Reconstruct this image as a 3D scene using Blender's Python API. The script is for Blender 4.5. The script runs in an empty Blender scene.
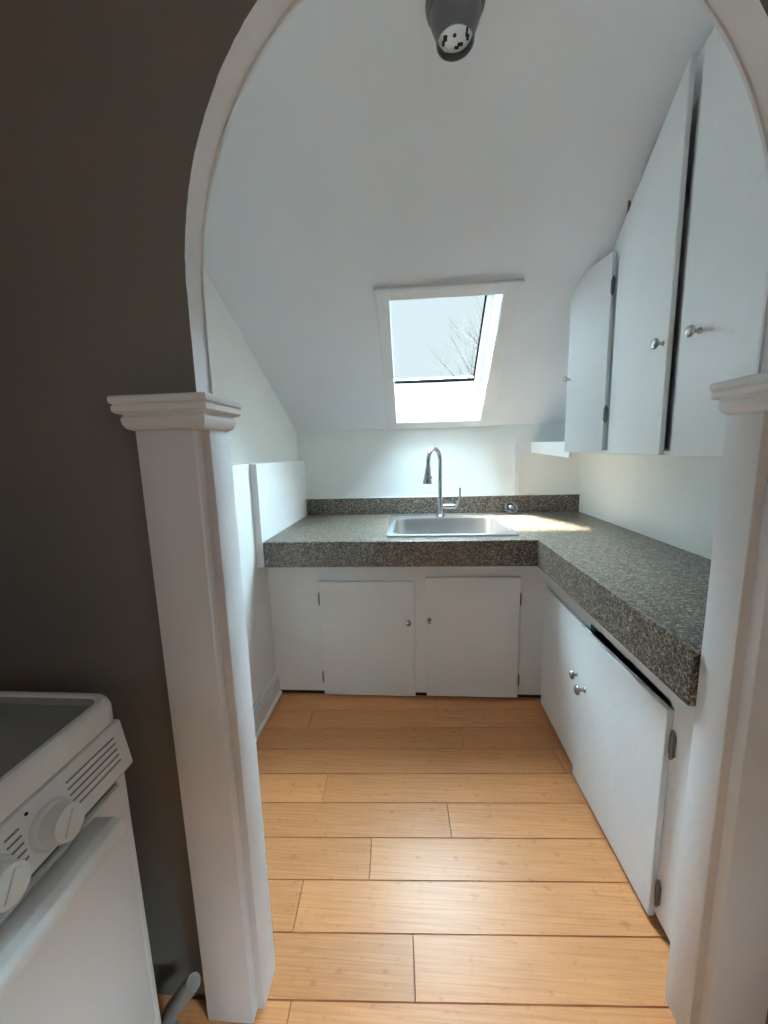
import bpy, bmesh, math, random
from mathutils import Vector, Matrix
random.seed(7)
sc = bpy.context.scene
col = sc.collection
PI = math.pi

# ------------------------------------------------------------------ camera
cd = bpy.data.cameras.new('camera'); cam = bpy.data.objects.new('camera', cd); col.objects.link(cam)
FW = Vector((-0.07701396, 0.98498158, -0.15453196)); RT = Vector((0.99691246, 0.0736943, -0.02710542)); UP = Vector((0.01531022, 0.15614233, 0.9876159))
M4 = Matrix(((RT.x, UP.x, -FW.x, 0), (RT.y, UP.y, -FW.y, 0), (RT.z, UP.z, -FW.z, 1.3584), (0, 0, 0, 1)))
cam.matrix_world = M4
cd.sensor_width = 36.0; cd.lens = 386.4666 / 1024 * 36.0; cd.clip_start = 0.02
sc.camera = cam

# ------------------------------------------------------------------ light and exposure
sc.view_settings.view_transform = 'Standard'; sc.view_settings.look = 'None'
sc.view_settings.gamma = 1; sc.view_settings.use_curve_mapping = False
sc.view_settings.exposure = 0.0
sc.cycles.max_bounces = 16; sc.cycles.diffuse_bounces = 10
w = bpy.data.worlds.new('overcast_sky'); sc.world = w; w.use_nodes = True
bg = w.node_tree.nodes['Background']; bg.inputs[0].default_value = (0.80, 0.95, 1.0, 1); bg.inputs[1].default_value = 0.95


def sun(name, direction, strength, angle, color):
    l = bpy.data.lights.new(name, 'SUN'); l.energy = strength; l.angle = math.radians(angle); l.color = color
    o = bpy.data.objects.new(name, l); col.objects.link(o)
    o.rotation_euler = Vector(direction).to_track_quat('-Z', 'Y').to_euler(); o.location = (0, 6, 6)
    return o


def area(name, loc, direction, sx, sy, power, color):
    l = bpy.data.lights.new(name, 'AREA'); l.shape = 'RECTANGLE'; l.size = sx; l.size_y = sy; l.energy = power; l.color = color
    o = bpy.data.objects.new(name, l); col.objects.link(o)
    o.location = loc; o.rotation_euler = Vector(direction).to_track_quat('-Z', 'Y').to_euler()
    return o


sun('bright_overcast', (-0.34, -0.20, -0.94), 165.0, 106, (0.63, 0.86, 1.0))
sun('hazy_sun', (0.465, -0.10, -1.0), 62.0, 6, (1.0, 0.90, 0.72))
area('front_room_daylight', (-1.27, -0.75, 1.42), (1, 0.25, -0.1), 0.8, 0.9, 1.3, (0.92, 0.97, 1.0))
area('front_room_fill_right', (1.57, -0.75, 1.42), (-1, 0.1, -0.15), 0.8, 0.9, 2.2, (0.90, 0.96, 1.0))  # added fill lamp that brightens the stove front, not a known source


# ------------------------------------------------------------------ materials
def newmat(name):
    m = bpy.data.materials.new(name); m.use_nodes = True
    nt = m.node_tree; return m, nt, nt.nodes['Principled BSDF']


def paint(name, c, rough=0.5, var=0.05, bump=0.05, scale=40, spec=0.5):
    m, nt, b = newmat(name); N = nt.nodes.new; L = nt.links.new
    tc = N('ShaderNodeTexCoord'); n = N('ShaderNodeTexNoise'); n.inputs['Scale'].default_value = 3.0; n.inputs['Detail'].default_value = 4
    L(tc.outputs['Object'], n.inputs['Vector'])
    r = N('ShaderNodeValToRGB')
    r.color_ramp.elements[0].position = .3; r.color_ramp.elements[1].position = .7
    r.color_ramp.elements[0].color = tuple(x * (1 - var) for x in c) + (1,); r.color_ramp.elements[1].color = tuple(min(1, x * (1 + var * .5)) for x in c) + (1,)
    L(n.outputs['Fac'], r.inputs[0]); L(r.outputs[0], b.inputs['Base Color'])
    b.inputs['Roughness'].default_value = rough; b.inputs['Specular IOR Level'].default_value = spec
    n2 = N('ShaderNodeTexNoise'); n2.inputs['Scale'].default_value = scale; n2.inputs['Detail'].default_value = 3
    L(tc.outputs['Object'], n2.inputs['Vector'])
    bp = N('ShaderNodeBump'); bp.inputs['Strength'].default_value = bump; bp.inputs['Distance'].default_value = .01
    L(n2.outputs['Fac'], bp.inputs['Height']); L(bp.outputs[0], b.inputs['Normal'])
    return m


def metal(name, c, rough, met=1.0):
    m, nt, b = newmat(name); N = nt.nodes.new; L = nt.links.new
    b.inputs['Base Color'].default_value = c + (1,); b.inputs['Metallic'].default_value = met
    tc = N('ShaderNodeTexCoord'); n = N('ShaderNodeTexNoise'); n.inputs['Scale'].default_value = 60
    L(tc.outputs['Object'], n.inputs['Vector'])
    mr = N('ShaderNodeMapRange'); mr.inputs['To Min'].default_value = rough * .96; mr.inputs['To Max'].default_value = rough * 1.04
    L(n.outputs['Fac'], mr.inputs['Value']); L(mr.outputs[0], b.inputs['Roughness'])
    return m


M = {}
M['white'] = paint('white_gloss_paint', (.82, .84, .85), .38, .03, .12, 30)
M['trim'] = paint('white_trim_paint', (.76, .755, .765), .42, .04, .10, 45)
M['ceil'] = paint('ceiling_paint', (.77, .785, .82), .75, .03, .10, 25, .25)
M['kwall'] = paint('kitchen_wall_paint', (.84, .865, .85), .6, .03, .10, 25, .3)
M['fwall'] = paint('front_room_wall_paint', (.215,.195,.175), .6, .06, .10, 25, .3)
M['enamel'] = paint('white_enamel', (.84, .84, .84), .18, .01, .0, 10)
M['cooktop'] = paint('grey_cooktop_enamel', (.30, .31, .31), .22, .02, .0, 10)
M['plastic'] = paint('white_plastic', (.80, .80, .79), .3, .01, .0, 10)
M['black'] = paint('black_recess', (.012, .012, .013), .7, .1, .0, 10, .2)
M['toe'] = paint('shadow_toned_toe_board', (.05, .03, .025), .7, .2, .0, 10, .2)  # dark colour paints in the shadow under the cabinet fronts
M['hinge'] = metal('tarnished_hinge_metal', (.18, .18, .18), .45)
M['nickel'] = metal('nickel_knob_metal', (.46, .45, .44), .25)
M['steel'] = metal('brushed_steel', (.54, .55, .56), .33, 1.0)
M['faucet'] = metal('faucet_steel', (.42, .43, .44), .24)
M['darkmetal'] = metal('dark_grey_metal', (.16, .16, .17), .45, .6)
M['greyplastic'] = paint('grey_plastic', (.22, .215, .21), .5, .1, .0, 10)
M['caulk'] = paint('white_caulk', (.85, .85, .83), .5, .02, .0, 10)
M['bark'] = paint('grey_bark', (.085, .08, .076), .9, .2, .1, 20, .1)
M['rubber'] = paint('black_rubber_seal', (.004, .004, .0045), 1.0, .1, .0, 10, 0.0)
M['socketface'] = paint('white_porcelain', (.72, .73, .74), .25, .02, .0, 10)


def make_granite():
    m, nt, b = newmat('speckled_granite_laminate'); N = nt.nodes.new; L = nt.links.new
    tc = N('ShaderNodeTexCoord')
    v = N('ShaderNodeTexVoronoi'); v.inputs['Scale'].default_value = 210; L(tc.outputs['Object'], v.inputs['Vector'])
    sep = N('ShaderNodeSeparateColor'); L(v.outputs['Color'], sep.inputs[0])
    r = N('ShaderNodeValToRGB'); r.color_ramp.interpolation = 'CONSTANT'
    e = r.color_ramp.elements
    e[0].position = 0; e[0].color = (.022, .020, .020, 1)
    e[1].position = .26; e[1].color = (.075, .066, .060, 1)
    for p, c in ((.5, (.14, .125, .11, 1)), (.72, (.22, .195, .165, 1)), (.88, (.33, .30, .26, 1))):
        x = e.new(p); x.color = c
    L(sep.outputs[0], r.inputs[0])
    n = N('ShaderNodeTexNoise'); n.inputs['Scale'].default_value = 45; n.inputs['Detail'].default_value = 4; L(tc.outputs['Object'], n.inputs['Vector'])
    r2 = N('ShaderNodeValToRGB'); r2.color_ramp.elements[0].position = .35; r2.color_ramp.elements[0].color = (.75, .70, .66, 1); r2.color_ramp.elements[1].position = .65; r2.color_ramp.elements[1].color = (1.3, 1.19, 1.06, 1)
    L(n.outputs['Fac'], r2.inputs[0])
    mx = N('ShaderNodeMix'); mx.data_type = 'RGBA'; mx.blend_type = 'MULTIPLY'; mx.inputs[0].default_value = 1
    L(r.outputs[0], mx.inputs[6]); L(r2.outputs[0], mx.inputs[7]); L(mx.outputs[2], b.inputs['Base Color'])
    b.inputs['Roughness'].default_value = .34
    return m


M['granite'] = make_granite()


def make_bamboo():
    m, nt, b = newmat('bamboo_floor'); N = nt.nodes.new; L = nt.links.new
    tc = N('ShaderNodeTexCoord'); at = N('ShaderNodeAttribute'); at.attribute_name = 'plank'
    sepa = N('ShaderNodeSeparateColor'); L(at.outputs['Color'], sepa.inputs[0])
    # shift the grain on every plank
    sh = N('ShaderNodeVectorMath'); sh.operation = 'MULTIPLY'; L(at.outputs['Color'], sh.inputs[0]); sh.inputs[1].default_value = (7, 0.03, 0)
    ad = N('ShaderNodeVectorMath'); ad.operation = 'ADD'; L(tc.outputs['Object'], ad.inputs[0]); L(sh.outputs[0], ad.inputs[1])
    # strips about 2 cm wide, each with knuckles
    br = N('ShaderNodeTexBrick'); br.offset = .37; br.inputs['Scale'].default_value = 1
    br.inputs['Brick Width'].default_value = .27; br.inputs['Row Height'].default_value = .0198; br.inputs['Mortar Size'].default_value = .0007
    br.inputs['Color1'].default_value = (.955, .95, .945, 1); br.inputs['Color2'].default_value = (1.02, 1.02, 1.02, 1); br.inputs['Mortar'].default_value = (.90, .87, .84, 1)
    L(ad.outputs[0], br.inputs['Vector'])
    mp = N('ShaderNodeMapping'); mp.inputs['Scale'].default_value = (5, 170, 1); L(ad.outputs[0], mp.inputs[0])
    n = N('ShaderNodeTexNoise'); n.inputs['Scale'].default_value = 1; n.inputs['Detail'].default_value = 5; L(mp.outputs[0], n.inputs['Vector'])
    r = N('ShaderNodeValToRGB'); r.color_ramp.elements[0].position = .3; r.color_ramp.elements[0].color = (.56, .225, .084, 1)
    r.color_ramp.elements[1].position = .7; r.color_ramp.elements[1].color = (.68, .302, .122, 1)
    L(n.outputs['Fac'], r.inputs[0])
    mx = N('ShaderNodeMix'); mx.data_type = 'RGBA'; mx.blend_type = 'MULTIPLY'; mx.inputs[0].default_value = 1
    L(r.outputs[0], mx.inputs[6]); L(br.outputs['Color'], mx.inputs[7])
    # darker knuckle bands
    mp2 = N('ShaderNodeMapping'); mp2.inputs['Scale'].default_value = (26, 38, 1); L(ad.outputs[0], mp2.inputs[0])
    n2 = N('ShaderNodeTexNoise'); n2.inputs['Scale'].default_value = 1; n2.inputs['Detail'].default_value = 2; L(mp2.outputs[0], n2.inputs['Vector'])
    r3 = N('ShaderNodeValToRGB'); r3.color_ramp.elements[0].position = .62; r3.color_ramp.elements[0].color = (1, 1, 1, 1); r3.color_ramp.elements[1].position = .74; r3.color_ramp.elements[1].color = (.84, .77, .72, 1)
    L(n2.outputs['Fac'], r3.inputs[0])
    mx2 = N('ShaderNodeMix'); mx2.data_type = 'RGBA'; mx2.blend_type = 'MULTIPLY'; mx2.inputs[0].default_value = 1
    L(mx.outputs[2], mx2.inputs[6]); L(r3.outputs[0], mx2.inputs[7])
    mr = N('ShaderNodeMapRange'); mr.inputs['To Min'].default_value = .86; mr.inputs['To Max'].default_value = 1.08; L(sepa.outputs[0], mr.inputs['Value'])
    cmb = N('ShaderNodeCombineColor'); [L(mr.outputs[0], cmb.inputs[i]) for i in range(3)]
    mx3 = N('ShaderNodeMix'); mx3.data_type = 'RGBA'; mx3.blend_type = 'MULTIPLY'; mx3.inputs[0].default_value = 1
    L(mx2.outputs[2], mx3.inputs[6]); L(cmb.outputs[0], mx3.inputs[7]); L(mx3.outputs[2], b.inputs['Base Color'])
    b.inputs['Roughness'].default_value = .36; b.inputs['Specular IOR Level'].default_value = .30
    return m


M['bamboo'] = make_bamboo()
M['joint'] = paint('brown_board_joint', (.17, .085, .04), .7, .2, .0, 10, .2)


def make_glass():
    m, nt, b = newmat('window_glass'); N = nt.nodes.new; L = nt.links.new
    nt.nodes.remove(b); out = nt.nodes['Material Output']
    t = N('ShaderNodeBsdfTransparent'); t.inputs[0].default_value = (.97, .99, .99, 1)
    g = N('ShaderNodeBsdfGlossy'); g.inputs['Roughness'].default_value = .02
    f = N('ShaderNodeFresnel'); f.inputs[0].default_value = 1.12
    mx = N('ShaderNodeMixShader'); L(f.outputs[0], mx.inputs[0]); L(t.outputs[0], mx.inputs[1]); L(g.outputs[0], mx.inputs[2]); L(mx.outputs[0], out.inputs[0])
    return m


M['glass'] = make_glass()


# ------------------------------------------------------------------ helpers
def tag(o, label=None, cat=None, group=None, kind=None):
    if label: o['label'] = label
    if cat: o['category'] = cat
    if group: o['group'] = group
    if kind: o['kind'] = kind
    return o


def empty(name, loc, label, cat, group=None):
    o = bpy.data.objects.new(name, None); o.location = loc; o.empty_display_size = .1; col.objects.link(o)
    return tag(o, label, cat, group)


class MB:
    """collects shapes (world coordinates) into ONE mesh"""

    def __init__(s):
        s.bm = bmesh.new()

    def box(s, x0, x1, y0, y1, z0, z1, bev=0):
        vs = [s.bm.verts.new((x, y, z)) for x in (x0, x1) for y in (y0, y1) for z in (z0, z1)]
        fs = [s.bm.faces.new([vs[i] for i in q]) for q in ((0, 1, 3, 2), (4, 6, 7, 5), (0, 4, 5, 1), (2, 3, 7, 6), (0, 2, 6, 4), (1, 5, 7, 3))]
        if bev:
            es = list({e for f in fs for e in f.edges})
            bmesh.ops.bevel(s.bm, geom=es, offset=bev, segments=2, affect='EDGES', profile=.5)
        return s

    def prism(s, pts, vec, bev=0):
        """planar polygon (3-D points) extruded by vec"""
        vec = Vector(vec); n = len(pts)
        a = [s.bm.verts.new(p) for p in pts]; b = [s.bm.verts.new(Vector(p) + vec) for p in pts]
        fs = [s.bm.faces.new(a), s.bm.faces.new(b[::-1])]
        for i in range(n): fs.append(s.bm.faces.new((a[i], b[i], b[(i + 1) % n], a[(i + 1) % n])))
        if bev:
            es = list({e for f in fs for e in f.edges})
            bmesh.ops.bevel(s.bm, geom=es, offset=bev, segments=2, affect='EDGES', profile=.5)
        return s

    def grid(s, rows, closed=False, cap=False):
        V = [[s.bm.verts.new(p) for p in r] for r in rows]; n = len(V[0])
        for i in range(len(V) - 1):
            for j in range(n if closed else n - 1):
                k = (j + 1) % n
                s.bm.faces.new((V[i][j], V[i][k], V[i + 1][k], V[i + 1][j]))
        if cap:
            s.bm.faces.new(V[0][::-1]); s.bm.faces.new(V[-1])
        return s

    def lathe(s, prof, base, axis, seg=24):
        """prof = [(radius, height)], turned about axis from base; open profile ends at r=0 are capped"""
        ax = Vector(axis).normalized(); u = ax.orthogonal().normalized(); v = ax.cross(u); base = Vector(base)
        rows = []
        for r, h in prof:
            r = max(r, 1e-4)
            rows.append([base + ax * h + (u * math.cos(2 * PI * k / seg) + v * math.sin(2 * PI * k / seg)) * r for k in range(seg)])
        return s.grid(rows, True, True)

    def tube(s, pts, rad, seg=12):
        pts = [Vector(p) for p in pts]; n = len(pts); rows = []
        rr = rad if isinstance(rad, (list, tuple)) else [rad] * n
        up = None
        for i, p in enumerate(pts):
            t = (pts[min(i + 1, n - 1)] - pts[max(i - 1, 0)]).normalized()
            if up is None: up = t.orthogonal().normalized()
            up = (up - t * up.dot(t)).normalized(); sd = t.cross(up)
            rows.append([p + (up * math.cos(2 * PI * k / seg) + sd * math.sin(2 * PI * k / seg)) * rr[i] for k in range(seg)])
        return s.grid(rows, True, True)

    def build(s, name, mat, parent=None, smooth=False, label=None):
        bmesh.ops.recalc_face_normals(s.bm, faces=s.bm.faces)
        me = bpy.data.meshes.new(name); s.bm.to_mesh(me); s.bm.free()
        me.materials.append(M[mat] if isinstance(mat, str) else mat)
        if smooth:
            for p in me.polygons: p.use_smooth = True
            me.set_sharp_from_angle(angle=math.radians(38))
        o = bpy.data.objects.new(name, me); col.objects.link(o)
        root = parent
        if parent:
            o.parent = parent
            wl = Vector((0, 0, 0)); q = parent
            while q: wl += q.location; q = q.parent
            o.location = -wl
        if label: o['label'] = label
        return o


def struct(o): return tag(o, kind='structure')


# ================================================================== SETTING
XL, YB, XW = -0.80, 2.712, 1.12
ZW, SL = 1.5136, 0.715
TS = math.tan(SL); CS = math.cos(SL); SS = math.sin(SL)
def ceilz(y): return ZW + TS * (YB - y)
def slope(x, s, n): return Vector((x, YB - CS * s + SS * n, ZW + SS * s + CS * n))

# ---- floor: planks running across, one mesh
def make_floor():
    bm = bmesh.new(); lay = bm.loops.layers.color.new('plank')
    W = .1386; y0 = .767
    seams = {-1: [-.324], 0: [-.018], 1: [-.37], 2: [-.165], 3: [.113], 4: [-.382], 5: [.62], 6: [.212], 7: [-.55], 8: [.1]}
    g = .0008
    for r in range(-22, 15):
        ya, yb = y0 + r * W, y0 + (r + 1) * W
        s0 = seams.get(r, [random.uniform(-.5, .5)])[0]
        if r in seams: s0 += .045 * (ya + W / 2 - 1.2)
        xs = sorted([s0 + k * 1.83 for k in range(-2, 3)]); xs = [max(-1.62, min(1.82, x)) for x in xs]; xs = sorted(set([-1.62] + xs + [1.82]))
        for i in range(len(xs) - 1):
            xa, xb = xs[i] + g, xs[i + 1] - g
            if xb - xa < .02: continue
            c = (random.random(), random.random(), random.random(), 1)
            t = .0012; top = [(xa + t, ya + g + t, 0), (xb - t, ya + g + t, 0), (xb - t, yb - g - t, 0), (xa + t, yb - g - t, 0)]
            bot = [(xa, ya + g, -.004), (xb, ya + g, -.004), (xb, yb - g, -.004), (xa, yb - g, -.004)]
            a = [bm.verts.new(p) for p in top]; b = [bm.verts.new(p) for p in bot]
            fs = [bm.faces.new(a)] + [bm.faces.new((b[k], b[(k + 1) % 4], a[(k + 1) % 4], a[k])) for k in range(4)]
            for f in fs:
                for l in f.loops: l[lay] = c
    # the boards run slightly askew to the walls
    bmesh.ops.rotate(bm, verts=bm.verts, cent=(.05, 1.2, 0), matrix=Matrix.Rotation(math.atan(.045), 3, 'Z'))
    # sub-floor under the joints
    vs = [bm.verts.new(p) for p in ((-1.5, -2.5, -.004), (1.7, -2.5, -.004), (1.7, 2.85, -.004), (-1.5, 2.85, -.004))]
    vd = [bm.verts.new((v.co.x, v.co.y, -.1)) for v in vs]
    fs = [bm.faces.new(vs), bm.faces.new(vd[::-1])] + [bm.faces.new((vs[k], vd[k], vd[(k + 1) % 4], vs[(k + 1) % 4])) for k in range(4)]
    for f in fs:
        f.material_index = 1
    bmesh.ops.recalc_face_normals(bm, faces=bm.faces)
    me = bpy.data.meshes.new('floor'); bm.to_mesh(me); bm.free(); me.materials.append(M['bamboo']); me.materials.append(M['joint'])
    o = bpy.data.objects.new('floor', me); col.objects.link(o); struct(o)
make_floor()

# ---- kitchen walls
struct(MB().box(-1.3, 1.3, YB, YB + .12, -.05, ZW + .01).build('wall_back', 'kwall'))
struct(MB().box(XW, XW + .12, .80, YB, -.05, 3.0).build('wall_right', 'kwall'))
b = MB().box(-1.3, XL, .80, YB, -.05, 1.316)
b.prism([(-.8125, YB, 1.316), (-1.145, .80, 1.316), (-1.3, .80, 1.316), (-1.3, YB, 1.316)], (0, 0, 1.6))
struct(b.build('wall_left', 'kwall'))

# ---- sloped ceiling with the skylight opening, then the flat ceiling
OX0, OX1, OS0, OS1 = -.105, .449, .060, .888
def sbox(mb, x0, x1, s0, s1, n0, n1, bev=0):
    mb.prism([slope(x0, s0, n0), slope(x1, s0, n0), slope(x1, s1, n0), slope(x0, s1, n0)], slope(0, 0, n1) - slope(0, 0, n0), bev)
b = MB(); SE = (2.56 - ZW) / SS
b.prism([slope(-1.35, -.3, 0), slope(OX0, -.3, 0), slope(OX0 - .09, -.3, .2), slope(-1.35, -.3, .2)], slope(0, .93, 0) - slope(0, -.3, 0)); sbox(b, OX1, 1.35, -.3, .93, 0, .2)
sbox(b, OX0 - .09, OX1, OS1, .93, 0, .2)
b.prism([slope(OX0 - .09, -.3, 0), slope(OX0 - .09, OS0, 0), slope(OX0 - .09, .157, .2), slope(OX0 - .09, -.3, .2)], (OX1 - OX0 + .09, 0, 0))
# the slope rounds over into the flat ceiling
ZF = 2.56; TL = .34; yc = YB - CS * SE
p0 = Vector((0, yc + TL * CS, ZF - TL * SS)); pm = Vector((0, yc, ZF)); p2 = Vector((0, yc - TL, ZF))
rows = []
for k in range(15):
    t = k / 14; q = p0 * (1 - t) ** 2 + pm * 2 * t * (1 - t) + p2 * t * t
    rows.append([(-1.35, q.y, q.z), (1.35, q.y, q.z)])
rows = [[tuple(slope(x, .93, 0)) for x in (-1.35, 1.35)]] + rows + [[(-1.35, .76, ZF), (1.35, .76, ZF)], [(-1.35, .76, ZF + .2), (1.35, .76, ZF + .2)], [(-1.35, yc, ZF + .45), (1.35, yc, ZF + .45)], [tuple(slope(x, .93, .2)) for x in (-1.35, 1.35)]]
rows.append(rows[0]); b.grid(rows)
b.prism([r[0] for r in rows[:-1]], (-.001, 0, 0)); b.prism([r[1] for r in rows[:-1]], (.001, 0, 0))
struct(b.build('ceiling', 'ceil', smooth=True))

# ---- the wall with the arch between front room and kitchen
AX, AA, AZ, AB = .115, .527, 1.657, .597
Y1, Y2 = .74, .80
def arch_pts(n=48, off=0, z0=None):
    P = [(AX + (AA + off) * math.cos(PI * k / n), AZ + (AB + off) * math.sin(PI * k / n)) for k in range(n + 1)]
    return P          # right to left
bm = bmesh.new()
ap = arch_pts(120)
def rough(i): return (random.random() - .5) * .0014
rows = []
left, right = -1.42, 1.72
prof = [(AX + AA, -.05)] + [(AX + AA + rough(0), 1.42 + .03 * k) for k in range(8)] + [(x + rough(0), z + rough(0)) for x, z in ap] + [(AX - AA + rough(0), 1.63 - .03 * k) for k in range(8)] + [(AX - AA, -.05)]
b = MB(); nP = len(prof)
def wall_face(y, flip):
    V = [b.bm.verts.new((x, y, z)) for x, z in prof]
    outer = []
    for i, (x, z) in enumerate(prof):
        f = i / (nP - 1)
        if i < 9: q = (right, max(z, -.05))
        elif i >= nP - 9: q = (left, max(z, -.05))
        else:
            a = PI * (i - 9) / (nP - 19)
            if a < PI * .18: q = (right, z)
            elif a > PI * .82: q = (left, z)
            else: q = (right + (left - right) * ((a / PI - .18) / .64), 2.72)
        outer.append(b.bm.verts.new((q[0], y, q[1])))
    cR = b.bm.verts.new((right, y, 2.72)); cL = b.bm.verts.new((left, y, 2.72))
    for i in range(nP - 1):
        try:
            q0, q1 = outer[i], outer[i + 1]
            if abs(q0.co.x - right) < 1e-6 and q1.co.z > 2.71 and q0.co.z < 2.71:
                b.bm.faces.new((V[i], q0, cR, q1, V[i + 1]))
            elif abs(q1.co.x - left) < 1e-6 and q0.co.z > 2.71 and q1.co.z < 2.71:
                b.bm.faces.new((V[i], q0, cL, q1, V[i + 1]))
            else:
                b.bm.faces.new((V[i], q0, q1, V[i + 1]))
        except ValueError: pass
    return V
VF = wall_face(Y1, 0); VK = wall_face(Y2, 1)
for i in range(nP - 1): b.bm.faces.new((VF[i], VK[i], VK[i + 1], VF[i + 1]))
ow = b.build('wall_front', 'fwall')
# intrados and kitchen side are painted white / kitchen colour
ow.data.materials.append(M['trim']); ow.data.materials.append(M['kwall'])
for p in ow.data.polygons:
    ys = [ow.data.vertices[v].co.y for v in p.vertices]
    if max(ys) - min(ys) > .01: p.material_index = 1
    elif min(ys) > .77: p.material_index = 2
struct(ow)
# thin bead of the plaster liner along the kitchen edge of the arch
b = MB()
rowsA = []
edge = [(1.0, 0.0, 1.475 + (AZ - 1.475) * k / 6) for k in range(6)] + [(math.cos(PI * k / 80), math.sin(PI * k / 80), AZ) for k in range(81)] + [(-1.0, 0.0, AZ - (AZ - 1.475) * (k + 1) / 6) for k in range(6)]
for ca, sa, zc in edge:
    jit = (random.random() - .5) * .0010
    def P(off, y): return (AX + (AA + off + jit) * ca, y, zc + (AB + off + jit) * sa)
    rowsA.append([P(.001, Y2 - .007), P(-.0035, Y2 - .005), P(-.0035, Y2 + .001), P(.001, Y2 + .004)])
b.grid(rowsA)
struct(b.build('trim_3', 'trim', smooth=True))

# pilasters: casing board with a rebate, liner, stepped capital
def pilaster(name, side):
    s = side                                    # -1 left, +1 right
    xi = -.388 if s < 0 else .603               # inner face
    def X(d): return xi + s * d                 # d = distance outward from the opening
    b = MB()
    def bx(d0, d1, y0, y1, z0, z1, bev=.002):
        a, c = sorted((X(d0), X(d1))); b.box(a, c, y0, y1, z0, z1, bev)
    bx(0, .040, .730, .812, -.02, 1.415, .003)            # liner
    bx(.018, .132, .704, .745, -.02, 1.415, .003)         # casing
    o = b.build(name, 'trim', smooth=True); struct(o)
    # capital: a moulding swept round the head of the pilaster
    xa, xb = sorted((X(0), X(.132))); ya, yb = .704, .800
    prof = [(-.02, 1.408), (.002, 1.409), (.009, 1.413), (.013, 1.420), (.0145, 1.428), (.0135, 1.433), (.011, 1.435), (.012, 1.438), (.020, 1.440), (.0235, 1.444), (.0235, 1.452), (.0215, 1.454), (.0215, 1.456), (.025, 1.458), (.026, 1.462), (.026, 1.468), (.023, 1.471), (-.02, 1.473)]
    b = MB(); b.grid([[(xa - d, ya - d, z), (xb + d, ya - d, z), (xb + d, yb + d, z), (xa - d, yb + d, z)] for d, z in prof], True, True)
    b.build('capital', 'trim', o, smooth=True)
    return o
pilaster('trim_1', -1); pilaster('trim_2', 1)

# ---- front room shell
b = MB(); b.box(-1.42, -1.30, -2.4, Y1, -.05, .92); b.box(-1.42, -1.30, -2.4, Y1, 1.95, 2.72); b.box(-1.42, -1.30, -2.4, -1.2, .92, 1.95); b.box(-1.42, -1.30, -.3, Y1, .92, 1.95)
struct(b.build('wall_front_room_left', 'fwall'))
b = MB(); b.box(1.60, 1.72, -2.4, Y1, -.05, .92); b.box(1.60, 1.72, -2.4, Y1, 1.95, 2.72); b.box(1.60, 1.72, -2.4, -1.2, .92, 1.95); b.box(1.60, 1.72, -.3, Y1, .92, 1.95)
struct(b.build('wall_front_room_right', 'fwall'))
struct(MB().box(-1.42, 1.72, -2.52, -2.4, -.05, 2.72).build('wall_front_room_back', 'fwall'))
struct(MB().box(-1.42, 1.72, -2.52, Y1 + .03, 2.60, 2.74).build('ceiling_front_room', 'ceil'))
b = MB(); b.box(-1.43, -1.285, -1.26, -1.2, .86, 2.01, .004); b.box(-1.43, -1.285, -.3, -.24, .86, 2.01, .004); b.box(-1.43, -1.285, -1.2, -.3, 1.95, 2.01, .004); b.box(-1.43, -1.26, -1.28, -.22, .86, .92, .004); b.box(-1.39, -1.35, -1.2, -.3, 1.41, 1.45, .004)
wf = b.build('window_2', 'trim'); struct(wf)
MB().box(-1.372, -1.368, -1.2, -.3, .92, 1.95).build('pane', 'glass', wf)

b = MB(); b.box(1.585, 1.73, -1.26, -1.2, .86, 2.01, .004); b.box(1.585, 1.73, -.3, -.24, .86, 2.01, .004); b.box(1.585, 1.73, -1.2, -.3, 1.95, 2.01, .004); b.box(1.56, 1.73, -1.28, -.22, .86, .92, .004); b.box(1.65, 1.69, -1.2, -.3, 1.41, 1.45, .004)
wf = b.build('added_window', 'trim'); struct(wf)  # made-up window, put round the added fill lamp on the right
MB().box(1.668, 1.672, -1.2, -.3, .92, 1.95).build('pane', 'glass', wf)

# ---- skylight
b = MB()
T = .009
for (x0, x1, s0, s1) in ((-.168, OX0, .0, 0.945), (OX1, .520, .0, 0.945)): sbox(b, x0, x1, s0, s1, -T, 0, .002)
sbox(b, OX0, OX1, .0, OS0, -T, 0, .002); sbox(b, OX0, OX1, OS1, 0.945, -T, 0, .002)
sbox(b, -.176, .531, .931, .953, -.024, 0, .003)
sk = b.build('window_1', 'trim'); struct(sk)
b = MB(); L0 = OX0 - .09                                        # the sash round the pane
sbox(b, L0, OX1, .157, .226, .185, .23, .003); sbox(b, L0, OX1, .84, .92, .185, .23, .003); sbox(b, .404, OX1 + .01, .157, .92, .185, .23, .003); sbox(b, L0 - .04, L0 + .03, .157, .92, .2, .23, .003)
b.build('window_frame', 'white', sk)
b = MB(); sbox(b, L0, .404, .2235, .2345, .1835, .203); sbox(b, .3985, .4055, .226, .84, .1835, .203)
b.build('gasket', 'rubber', sk, label='dark seal along the edge of the skylight glass')
b = MB(); sbox(b, L0, .41, .21, .85, .203, .209); b.build('pane', 'glass', sk)
b = MB(); b.prism([slope(L0, OS0, 0), slope(L0, OS0 + .004, 0), slope(L0, .160, .198), slope(L0, .157, .198)], (OX1 - L0, 0, 0))
b.prism([slope(OX1 - .004, OS0, 0), slope(OX1 - .004, OS1, 0), slope(OX1 - .004, OS1, .2), slope(OX1 - .004, .157, .2)], (.004, 0, 0))
b.build('window_sill', 'white', sk)

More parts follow.
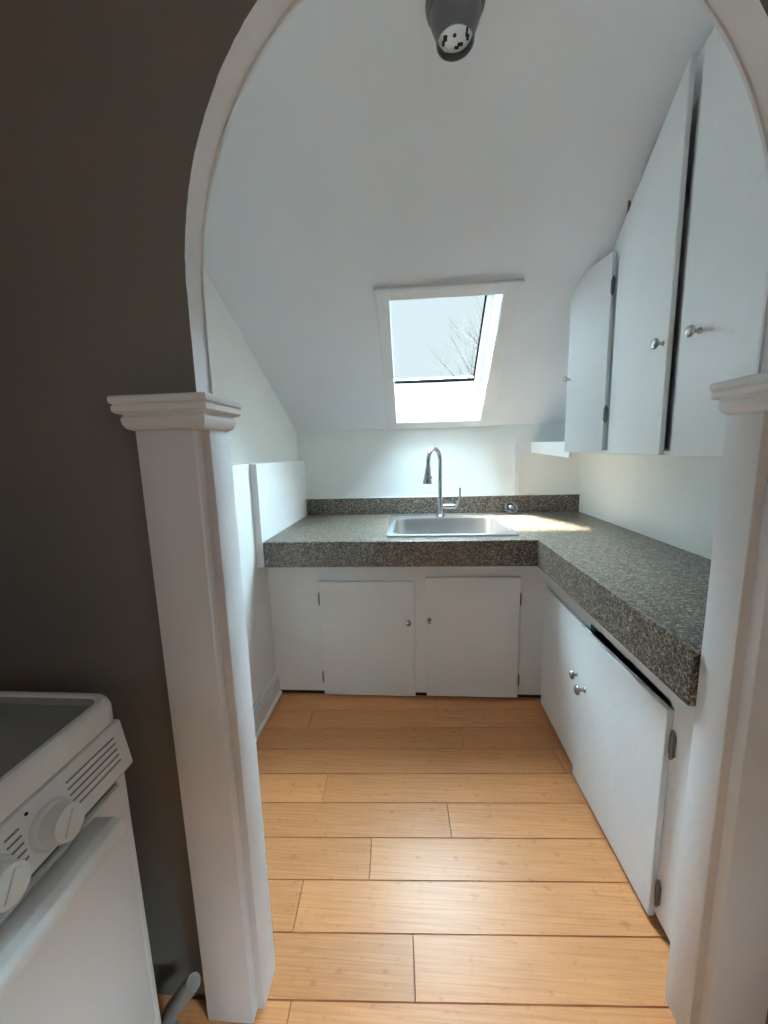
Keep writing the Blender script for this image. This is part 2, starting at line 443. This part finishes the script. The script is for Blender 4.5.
# ---- left wall board, baseboard, batten and caulk
b = MB().box(XL - .001, -.765, 1.852, YB, .79, 1.314, .002); struct(b.build('trim_4', 'white'))
b = MB(); b.box(XL, -.780, .80, 1.982, 0, .115, .002); b.box(XL, -.786, .80, 1.982, .115, .150, .006); b.box(XL, -.768, .80, 1.982, 0, .022, .006)
struct(b.build('baseboard_left', 'white'))
b = MB().box(.684, .716, YB - .018, YB, 1.04, 1.405, .003); struct(b.build('trim_5', 'white'))

# ================================================================== OBJECTS
# ---- worktop with splashback
def make_counter():
    root = empty('countertop', (.2, 2.3, .79), 'speckled grey-brown L-shaped countertop with thick front edge and sink', 'countertop')
    XF, YF, ZT, ZB, XP = .591, 1.856, .92, .790, -.765
    b = MB(); sx0, sx1, sy0, sy1 = -.130, .512, 1.965, 2.535; zt = .88
    # slab round the sink cut-out
    b.box(XP, sx0, YF + .02, YB, zt, ZT); b.box(sx1, XW, YF + .02, YB, zt, ZT); b.box(sx0, sx1, YF + .02, sy0, zt, ZT); b.box(sx0, sx1, sy1, YB, zt, ZT)
    b.box(XF + .02, XW, .815, YF + .02, zt, ZT)
    b.build('top', 'granite', root)
    b = MB(); b.box(XP, XF + .02, YF, YF + .02, ZB, ZT, .002); b.box(XF, XF + .02, .815, YF + .01, ZB, ZT, .002)
    b.build('front_edge', 'granite', root)
    b = MB().box(XP, XW, YB - .022, YB, ZT, 1.036, .002)
    sp = b.build('backsplash', 'granite', root)
    MB().box(XP, XW, YB - .014, YB, 1.036, 1.041, .0015).build('caulk_line', 'caulk', sp, label='white caulk line along top of splashback')
make_counter()


def knob(parent, pos, axis, r=.016):
    b = MB(); b.lathe([(r * .55, 0), (r * .5, .003), (r * .32, .006), (r * .30, .016), (r * .6, .020), (r, .025), (r * 1.02, .029), (r * .85, .034), (r * .4, .037), (0, .0375)], pos, axis, 20)
    return b.build('knob', 'nickel', parent, smooth=True, label='round nickel knob')


def hinge(parent, pos, along, out, h=.05, wd=.010):
    """small exposed leaf hinge: two leaves and a barrel; along = direction across the joint, out = face normal"""
    p = Vector(pos); a = Vector(along); n = Vector(out); z = Vector((0, 0, 1))
    b = MB()
    for sgn in (-1, 1):
        q = [p + a * (sgn * .003) - z * h * .5, p + a * (sgn * wd) - z * h * .38, p + a * (sgn * wd) + z * h * .38, p + a * (sgn * .003) + z * h * .5]
        b.prism(q, n * .0025)
    b.lathe([(.0038, -h * .55), (.0038, h * .55)], p + n * .003, z, 10)
    return b.build('hinge', 'hinge', parent, smooth=True)


# ---- sink base cabinet
def make_sink_base():
    Y = 1.981; root = empty('sink_base_cabinet', (0, 2.2, 0), 'white painted base cabinet under the steel sink with two doors', 'cabinet')
    b = MB(); zb, zt = .026, .752
    b.box(-.80, -.50, Y, Y + .02, zb, zt); b.box(-.02, .065, Y, Y + .02, zb, zt); b.box(.525, .70, Y, Y + .02, zb, zt)
    b.box(-.50, -.02, Y, Y + .02, .66, zt); b.box(.065, .525, Y, Y + .02, .66, zt); b.box(-.50, -.02, Y, Y + .02, zb, .05); b.box(.065, .525, Y, Y + .02, zb, .05)
    b.build('face_frame', 'white', root)
    b = MB(); b.box(-.78, -.76, Y + .02, 2.66, zb, .70); b.box(.68, .70, Y + .02, 2.66, zb, .70); b.box(-.76, .68, 2.64, 2.66, zb, .70); b.box(-.76, .68, Y + .02, 2.64, .05, .07)
    b.build('carcass', 'white', root)
    MB().box(-.80, .70, Y + .012, Y + .018, 0, .027).build('toe_kick', 'toe', root)
    for (x0, x1, z0, z1, hx, kx, kz, sg) in ((-.517, -.006, .014, .676, -.521, -.037, .455, -1), (.055, .545, .018, .698, .549, .075, .468, 1)):
        d = MB().box(x0, x1, Y - .018, Y - .0005, z0, z1, .0025).build('door', 'white', root)
        knob(d, (kx, Y - .018, kz), (0, -1, 0), .0145)
        for hz in (.575, .115): hinge(d, (hx, Y - .0025, hz), (1, 0, 0), (0, -1, 0), .065, .007)
make_sink_base()

# ---- right base cabinet
def make_right_base():
    X = .673; root = empty('base_cabinet', (.9, 1.4, 0), 'white painted base cabinet along the right wall with mismatched doors', 'cabinet')
    zb, zt = .028, .789; b = MB()
    b.box(X, X + .02, .815, .985, zb, zt); b.box(X, X + .02, 1.455, 1.50, zb, zt); b.box(X, X + .02, 1.90, 1.979, zb, zt)
    b.box(X, X + .02, .985, 1.455, .685, zt); b.box(X, X + .02, 1.50, 1.90, .66, zt); b.box(X, X + .02, .985, 1.455, zb, .05); b.box(X, X + .02, 1.50, 1.90, zb, .05)
    b.build('face_frame', 'white', root)
    b = MB(); b.box(X + .02, 1.11, .815, .835, zb, .78); b.box(1.09, 1.11, .835, 1.97, zb, .78); b.box(X + .02, 1.09, .835, 1.97, .05, .07)
    b.build('carcass', 'white', root)
    MB().box(X + .012, X + .018, .815, 1.979, 0, .027).build('toe_kick', 'toe', root)
    d = MB().box(X - .018, X - .0005, 1.478, 1.922, .020, .664, .0025).build('door', 'white', root)
    knob(d, (X - .018, 1.492, .447), (-1, 0, 0), .018)
    for hz in (.565, .085): hinge(d, (X - .002, 1.932, hz), (0, 1, 0), (-1, 0, 0), .06)
    # nearer door stands a little proud at its free edge
    b = MB(); fx, nx = X - .016, X - .0005
    b.prism([(nx, .972, .016), (fx, 1.472, .016), (fx - .018, 1.471, .016), (nx - .018, .971, .016)], (0, 0, .652), .0025)
    d = b.build('door', 'white', root)
    knob(d, (fx - .017, 1.405, .437), (-1, 0, 0), .019)
    for hz in (.575, .108): hinge(d, (X - .003, .962, hz), (0, 1, 0), (-1, 0, 0), .075)
make_right_base()

# ---- wall cabinet with three doors under the slope
def make_upper():
    X = .882; F = X - .018; root = empty('wall_cabinet', (1.0, 1.4, 1.32), 'tall white wall cabinet with three doors under the sloped ceiling', 'cabinet')
    G = .012
    def pz(y): return min(2.555, ceilz(y) - G)
    b = MB()
    def frame(y0, y1, z0=1.335, z1=None):
        yb = YB - (2.56 - ZW) / TS
        top = [(X, y1, z1 or pz(y1))]
        if y0 < yb < y1 and not z1: top.append((X, yb, 2.548))
        top.append((X, y0, z1 or pz(y0)))
        b.prism([(X, y0, z0), (X, y1, z0)] + top, (.02, 0, 0))
    frame(.815, 1.02); frame(1.362, 1.425); frame(1.755, 1.852)
    b.prism([(X, 1.425, 2.40), (X, 1.755, 2.19), (X, 1.755, pz(1.755)), (X, 1.425, 2.545)], (.02, 0, 0))
    b.prism([(X, 1.02, 2.48), (X, 1.362, 2.48), (X, 1.362, 2.555), (X, 1.02, 2.555)], (.02, 0, 0))
    b.prism([(X, 1.852, 2.155), (X, 1.95, 2.08), (X, 2.05, 2.0), (X, 2.05, pz(2.05)), (X, 1.852, pz(1.852))], (.02, 0, 0))
    b.build('face_frame', 'white', root)
    MB().box(F + .002, XW - .002, .815, 2.06, 1.318, 1.336, .002).build('bottom_board', 'white', root)
    MB().box(X + .02, XW - .002, .815, .83, 1.336, 2.54).build('side_panel', 'white', root)
    b = MB(); b.prism([(X + .02, 1.852, 1.336), (X + .02, 1.852, pz(1.875) - .01), (XW - .002, 1.852, pz(1.875) - .01), (XW - .002, 1.852, 1.336)], (0, -.015, 0))
    b.build('side_panel', 'white', root)
    b = MB(); b.prism([(X, 2.052, 1.336), (X, 2.052, pz(2.06)), (XW - .002, 2.052, pz(2.06)), (XW - .002, 2.052, 1.336)], (0, .008, 0))
    b.build('side_panel', 'white', root)  # unseen end panel, added to block light so the door gap stays dark
    # tall middle door: hinged at its far edge, near edge stands proud
    b = MB(); o1 = .022
    def P(y, z, d=0): return (F - o1 * (1.775 - y) / .36 - d, y, z)
    b.prism([P(1.775, 1.322), P(1.409, 1.322), P(1.409, 2.50), P(1.775, 2.262)], (.017, 0, 0), .0025)
    d = b.build('door', 'white', root)
    knob(d, (F - .018, 1.437, 1.692), (-1, 0, 0), .0175)
    for z in (1.494, 2.285): hinge(d, (F + .013, 1.7815, z), (0, 1, 0), (-1, 0, 0), .06)
    # near door, hinged beside the arch
    b = MB(); o2 = .008
    def P(y, z): return (F - o2 * (y - 1.0) / .38, y, z)
    b.prism([P(1.374, 1.318), P(1.0, 1.318), P(1.0, 2.50), P(1.374, 2.50)], (.017, 0, 0), .0025)
    d = b.build('door', 'white', root)
    knob(d, (F - .008, 1.285, 1.688), (-1, 0, 0), .0175)
    # far door, ajar, its top corner cut to the slope
    A = Vector((F + .004, 1.866, 0)); B = Vector((.766, 2.05, 0)); D = (B - A).normalized(); N = Vector((-D.y, D.x, 0)); N = N if N.x < 0 else -N
    def Q(t, z): return A + D * t + Vector((0, 0, z))
    Ld = (B - A).length
    b = MB(); b.prism([Q(.004, 1.330), Q(Ld, 1.330), Q(Ld, 2.045), Q(Ld - .022, 2.135), Q(Ld * .5, 2.157), Q(.004, 2.178)], -N * .017, .002)
    d = b.build('door', 'white', root)
    knob(d, Q(Ld - .012, 1.683), N, .0125)
    for z in (1.498, 2.035): hinge(d, A - D * .006 + Vector((0, 0, z)) + N * .002, D, N, .07)
make_upper()

# ---- open shelf at the end of the wall cabinet
r = empty('corner_shelf', (.98, 2.4, 1.31), 'white shelf in the back right corner below the sloped ceiling', 'shelf')
MB().box(.815, XW - .001, 2.068, YB - .001, 1.345, 1.365, .002).build('shelf_board', 'white', r)
MB().prism([(.797, 2.068, 1.300), (.797, YB - .001, 1.326), (.797, YB - .001, 1.392), (.797, 2.068, 1.384)], (.018, 0, 0), .002).build('fascia', 'white', r)

# ---- sink
def rrect(x0, x1, y0, y1, r, z, n=6):
    P = []
    for cx, cy, a0 in ((x1 - r, y1 - r, 0), (x0 + r, y1 - r, 90), (x0 + r, y0 + r, 180), (x1 - r, y0 + r, 270)):
        for k in range(n + 1):
            a = math.radians(a0 + 90 * k / n); P.append((cx + r * math.cos(a), cy + r * math.sin(a), z))
    return P
def make_sink():
    root = empty('sink', (.19, 2.24, .92), 'single-bowl stainless steel drop-in sink set in the countertop', 'sink')
    x0, x1, y0, y1 = -.150, .532, 1.940, 2.56
    bx0, bx1, by0, by1 = -.108, .490, 1.985, 2.46
    b = MB(); rows = [rrect(x0, x1, y0, y1, .03, .9205), rrect(x0 + .004, x1 - .004, y0 + .004, y1 - .004, .028, .929), rrect(x0 + .013, x1 - .013, y0 + .013, y1 - .013, .024, .930),
                      rrect(x0 + .018, x1 - .018, y0 + .018, y1 - .018, .022, .9285), rrect(bx0 - .006, bx1 + .006, by0 - .006, by1 + .006, .06, .9285), rrect(bx0, bx1, by0, by1, .055, .919),
                      rrect(bx0 + .006, bx1 - .006, by0 + .006, by1 - .006, .055, .79), rrect(bx0 + .02, bx1 - .02, by0 + .02, by1 - .02, .05, .765), rrect(bx0 + .05, bx1 - .05, by0 + .05, by1 - .05, .04, .758)]
    b.grid(rows, True); b.bm.faces.new([b.bm.verts[:][-28 + k] for k in range(28)]) if False else None
    b.bm.verts.ensure_lookup_table(); n = len(rows[0]); b.bm.faces.new([b.bm.verts[len(b.bm.verts) - n + k] for k in range(n)])
    b.build('basin', 'steel', root, smooth=True)
    b = MB(); b.lathe([(.045, 0), (.045, .003), (.036, .004), (.030, .001), (0, .001)], (.19, 2.25, .7585), (0, 0, 1), 24)
    b.build('drain', 'nickel', root, smooth=True)
make_sink()

# ---- faucet
def make_faucet():
    bx, by = .172, 2.515
    root = empty('faucet', (bx, by, .92), 'brushed steel gooseneck pull-down faucet standing behind the sink', 'faucet')
    b = MB(); b.lathe([(.030, 0), (.030, .006), (.024, .012), (.022, .05), (.022, .10), (.0185, .118), (.015, .125)], (bx, by, .9305), (0, 0, 1), 24)
    b.build('body', 'faucet', root, smooth=True)
    hd = Vector((-.080, -.115, 0)); R = hd.length / 2; hd.normalize()
    pts = [Vector((bx, by, 1.04)), Vector((bx, by, 1.15))]
    zc = 1.368 - R - .008
    for k in range(17):
        a = PI - PI * k / 16 * 1.0
        pts.append(Vector((bx, by, zc)) + hd * (R + R * math.cos(a)) + Vector((0, 0, R * math.sin(a) * 1.1)))
    end = pts[-1]; pts.append(end - Vector((0, 0, .022)))
    MB().tube(pts, .0125, 16).build('spout', 'faucet', root, smooth=True)
    e = pts[-1]
    tip = e + Vector((0, 0, -1)) * .115 + hd * .012
    ax = (tip - e).normalized()
    b = MB(); b.lathe([(.0135, 0), (.0150, .006), (.0150, .016), (.0175, .03), (.022, .075), (.0275, .10), (.028, .112), (.022, .116), (0, .115)], e, ax, 20)
    sp = b.build('spray_head', 'faucet', root, smooth=True)
    b = MB(); b.lathe([(.006, 0), (.006, .007), (0, .008)], e + ax * .075 + Vector((.021, 0, 0)), (1, -.2, 0), 12); b.build('button', 'darkmetal', sp, smooth=True)
    b = MB(); b.lathe([(.015, .0), (.0165, .02), (.0165, .075), (.013, .092), (.011, .1)], (bx + .010, by, .995), (1, -.05, 0), 18)
    hb = b.build('valve', 'faucet', root, smooth=True)
    MB().tube([(bx + .105, by - .005, .995), (bx + .122, by - .005, 1.03), (bx + .126, by - .004, 1.07), (bx + .127, by - .003, 1.115)], [.0085, .008, .0062, .007], 12).build('lever', 'faucet', root, smooth=True)
make_faucet()

# ---- strainer leaning in the counter corner
def make_strainer():
    c = Vector((.652, 2.625, .962)); ax = Vector((.10, -.75, .45)).normalized()
    root = empty('sink_strainer', (c.x, c.y, .92), 'small metal sink strainer leaning against the splashback', 'strainer')
    b = MB(); b.lathe([(.0, -.026), (.028, -.024), (.034, -.006), (.036, 0), (.045, .001), (.045, .004), (.035, .005), (.031, -.004), (.026, -.016), (0, -.018)], c, ax, 24); b.build('basket', 'darkmetal', root, smooth=True)
    b = MB(); b.lathe([(.005, -.014), (.005, .004), (.014, .007), (.016, .011), (.010, .015), (0, .016)], c, ax, 18); b.build('stopper', 'steel', root, smooth=True)
make_strainer()

# ---- ceiling lamp holder
def make_fixture():
    FX, FY, FZ = .133, 1.262, 2.559
    root = empty('ceiling_light_fixture', (FX, FY, FZ), 'dark grey lampholder with white socket face on the kitchen ceiling', 'light fixture')
    c = (FX, FY, FZ); ax = (0, 0, -1)
    b = MB(); b.lathe([(.0, 0), (.080, .0), (.0815, .006), (.079, .016), (.074, .024), (.072, .028), (0, .028)], c, ax, 40); b.build('canopy', 'darkmetal', root, smooth=True)
    b = MB(); b.lathe([(.070, .026), (.067, .044), (.060, .062), (.0535, .078), (.0515, .098), (.0485, .098), (.0485, .076), (0, .076)], c, ax, 40); b.build('socket_cup', 'darkmetal', root, smooth=True)
    b = MB(); b.lathe([(.0, .074), (.0475, .076), (.0475, .080), (.042, .083), (.020, .0835), (.0, .0835)], c, ax, 36); f = b.build('socket_face', 'socketface', root, smooth=True)
    z0 = FZ - .0835
    b = MB(); b.lathe([(.005, 0), (.005, .002), (0, .002)], (FX - .002, FY - .006, z0), ax, 14); b.build('hole', 'black', f, smooth=True, label='black hole in the white socket face')
    for (dx, dy, sx, sy) in ((-.027, .000, .0055, .008), (-.031, .013, .004, .007), (.016, .020, .0075, .005), (.007, .028, .006, .004), (.030, -.012, .003, .013), (.034, .003, .0035, .008)):
        MB().box(FX + dx - sx, FX + dx + sx, FY + dy - sy, FY + dy + sy, z0 - .0018, z0 + .002, .001).build('slot', 'black', f, label='black slot in the white socket face')
    b = MB(); b.lathe([(.0055, 0), (.0055, .003), (.003, .004), (0, .004)], (FX - .024, FY + .030, z0), ax, 14); b.build('screw', 'steel', f, smooth=True)
make_fixture()

# ---- stove
def make_stove():
    root = empty('stove', (-.88, .34, 0), 'white enamel stove at lower left with knobs and towel-bar handle', 'stove')
    x1, x0 = -.572, -1.19; yf, yn = .640, .045
    b = MB(); b.box(x0, x1 - .022, yn, yf, .05, .862, .004); b.box(x1 - .03, x1 - .010, yf - .022, yf, .05, .745, .003); b.box(x1 - .03, x1 - .010, yn, yn + .022, .05, .745, .003); b.box(x0 + .03, x1 - .08, yn + .03, yf - .03, 0, .06)
    b.build('body', 'enamel', root, smooth=True)
    # cooktop: raised rounded rim round a recessed top
    def rr(d, z, r): return rrect(x0 + d, x1 - .008 - d + .006, yn - .004 + d, yf + .004 - d, r, z, 6)
    b = MB(); rows = [rr(.004, .863, .03), rr(.0, .868, .034), rr(0, .898, .034), rr(.004, .910, .032), rr(.009, .9155, .028), rr(.017, .9155, .024), rr(.021, .912, .022)]
    b.grid(rows, True); n = len(rows[0]); b.bm.verts.ensure_lookup_table(); b.bm.faces.new([b.bm.verts[k] for k in range(n)])
    ct = b.build('cooktop', 'enamel', root, smooth=True)
    b = MB(); rows = [rr(.021, .912, .022), rr(.027, .902, .020), rr(.045, .900, .012)]; b.grid(rows, True); b.bm.verts.ensure_lookup_table(); b.bm.faces.new([b.bm.verts[2 * n + k] for k in range(n)])
    b.build('recessed_top', 'cooktop', ct, smooth=True, label='smooth grey recessed cooktop surface')
    # control panel with louvre grooves
    b = MB(); pts = [(x1 - .03, yf + .002, .858), (x1 - .006, yf + .002, .858), (x1 + .010, yf + .002, .765), (x1 + .004, yf + .002, .757), (x1 - .03, yf + .002, .757)]
    b.prism(pts, (0, yn - yf - .004, 0), .003); pn = b.build('control_panel', 'enamel', root, smooth=True)
    def pf(z): return x1 - .006 + .016 * (.858 - z) / .093
    for i in range(5):
        z = .838 - i * .0115
        for (ya, yb) in ((.515, .617), (.418, .438), (.07, .345)):
            b = MB(); b.prism([(pf(z) - .001, ya, z), (pf(z) + .0008, ya, z), (pf(z - .003) + .0008, ya, z - .003), (pf(z - .003) - .001, ya, z - .003)], (0, yb - ya, 0))
            b.build('groove', 'greyplastic', pn, label='thin grey groove in the control panel')
    for y in (.476, .388, .30, .18):
        b = MB(); ax = Vector((1, 0, .17)).normalized(); c = Vector((pf(.800), y, .802))
        b.lathe([(.033, -.004), (.033, .006), (.031, .010), (.030, .0105), (.0285, .011), (.028, .013), (.0265, .030), (.025, .034), (.021, .036), (0, .036)], c, ax, 32)
        k = b.build('knob', 'plastic', root, smooth=True)
        b = MB(); cc = c + ax * .035; zz = Vector((-.17, 0, 1)).normalized(); yy = Vector((0, 1, 0))
        dirv = (zz * .8 + yy * .6).normalized(); pv = ax.cross(dirv)
        b.prism([cc + dirv * .019 + pv * .0055, cc + dirv * .019 - pv * .0055, cc - dirv * .019 - pv * .0055, cc - dirv * .019 + pv * .0055], ax * .0035, .0012); b.build('grip', 'plastic', k, smooth=True)
    b = MB(); b.lathe([(.0025, -.001), (.0025, .001), (0, .0012)], (pf(.845), .452, .846), (1, 0, .17), 10); b.build('indicator_light', 'black', pn)
    # oven door and handle
    b = MB(); b.box(x1 - .021, x1, yn + .024, yf - .0245, .16, .738, .004); d = b.build('oven_door', 'enamel', root, smooth=True)
    b = MB(); b.box(x1 - .021, x1 - .001, yn + .024, yf - .0245, .055, .152, .004); b.build('drawer', 'enamel', root, smooth=True)
    MB().box(x1 - .022, x1 - .012, yn + .024, yf - .0245, .738, .757).build('vent_gap', 'black', root)
    b = MB(); hp = [(x1 + .004, .722), (x1 + .004, .738), (x1 + .040, .742), (x1 + .056, .738), (x1 + .062, .728), (x1 + .060, .712), (x1 + .054, .706), (x1 + .050, .716), (x1 + .044, .728)]
    b.prism([(x, .548, z) for x, z in hp], (0, -.42, 0), .002)
    b.box(x1 - .002, x1 + .02, .50, .53, .715, .735, .002); b.box(x1 - .002, x1 + .02, .16, .19, .715, .735, .002)
    b.build('handle', 'plastic', d, smooth=True)
make_stove()

# ---- end of a hose on the floor between stove and pilaster
b = MB(); b.tube([(-.60, .676, .045), (-.585, .676, .075), (-.560, .675, .112), (-.528, .674, .158), (-.520, .673, .168)], [.017, .018, .018, .018, .016], 16)
r = empty('floor_pipe', (-.59, .676, 0), 'short grey pipe end beside the stove at the foot of the pilaster', 'pipe')
b.build('pipe_end', 'greyplastic', r, smooth=True)
b = MB(); b.lathe([(.022, 0), (.022, .006), (.016, .01), (.016, .05)], (-.60, .676, .0), (0, 0, 1), 16); b.build('floor_collar', 'greyplastic', r, smooth=True)

# ---- bare tree outside the skylight
def make_tree():
    root = empty('bare_tree', (4.2, 10.5, -4.5), 'leafless tree outside the skylight with thin bare twigs', 'tree')
    b = MB()
    def grow(p, d, L, r, depth):
        n = 4; pts = [p]; q = p.copy(); dd = d.copy()
        for i in range(n):
            dd = (dd + Vector((random.uniform(-.14, .14), random.uniform(-.14, .14), random.uniform(-.05, .16)))).normalized(); q = q + dd * L / n; pts.append(q.copy())
        b.tube(pts, [r * (1 - .45 * i / n) for i in range(n + 1)], 6 if depth > 1 else 4)
        if depth == 0: return
        for k in range(4 if depth > 1 else 3):
            i = random.choice((1, 2, 3, 4)); nd = (dd + Vector((random.uniform(-.9, .9), random.uniform(-.9, .9), random.uniform(-.25, .6)))).normalized()
            grow(pts[i], nd, L * random.uniform(.5, .72), r * .5, depth - 1)
    tr = MB(); base = Vector((4.2, 10.5, -4.5)); top = Vector((3.6, 10.3, 1.2))
    tr.tube([base, Vector((4.1, 10.5, -2)), Vector((3.9, 10.4, 0)), top], [.16, .12, .09, .075], 10); tr.build('trunk', 'bark', root, smooth=True)
    for k in range(15):
        d = Vector((random.uniform(-1.0, -.15), random.uniform(-.3, .3), random.uniform(.25, 1.0)))
        grow(top + Vector((random.uniform(-.5, .2), 0, random.uniform(-.3, .6))), d.normalized(), random.uniform(1.5, 2.3), .026, 3)
    b.build('branches', 'bark', root)
make_tree()
bpy.context.view_layer.update()
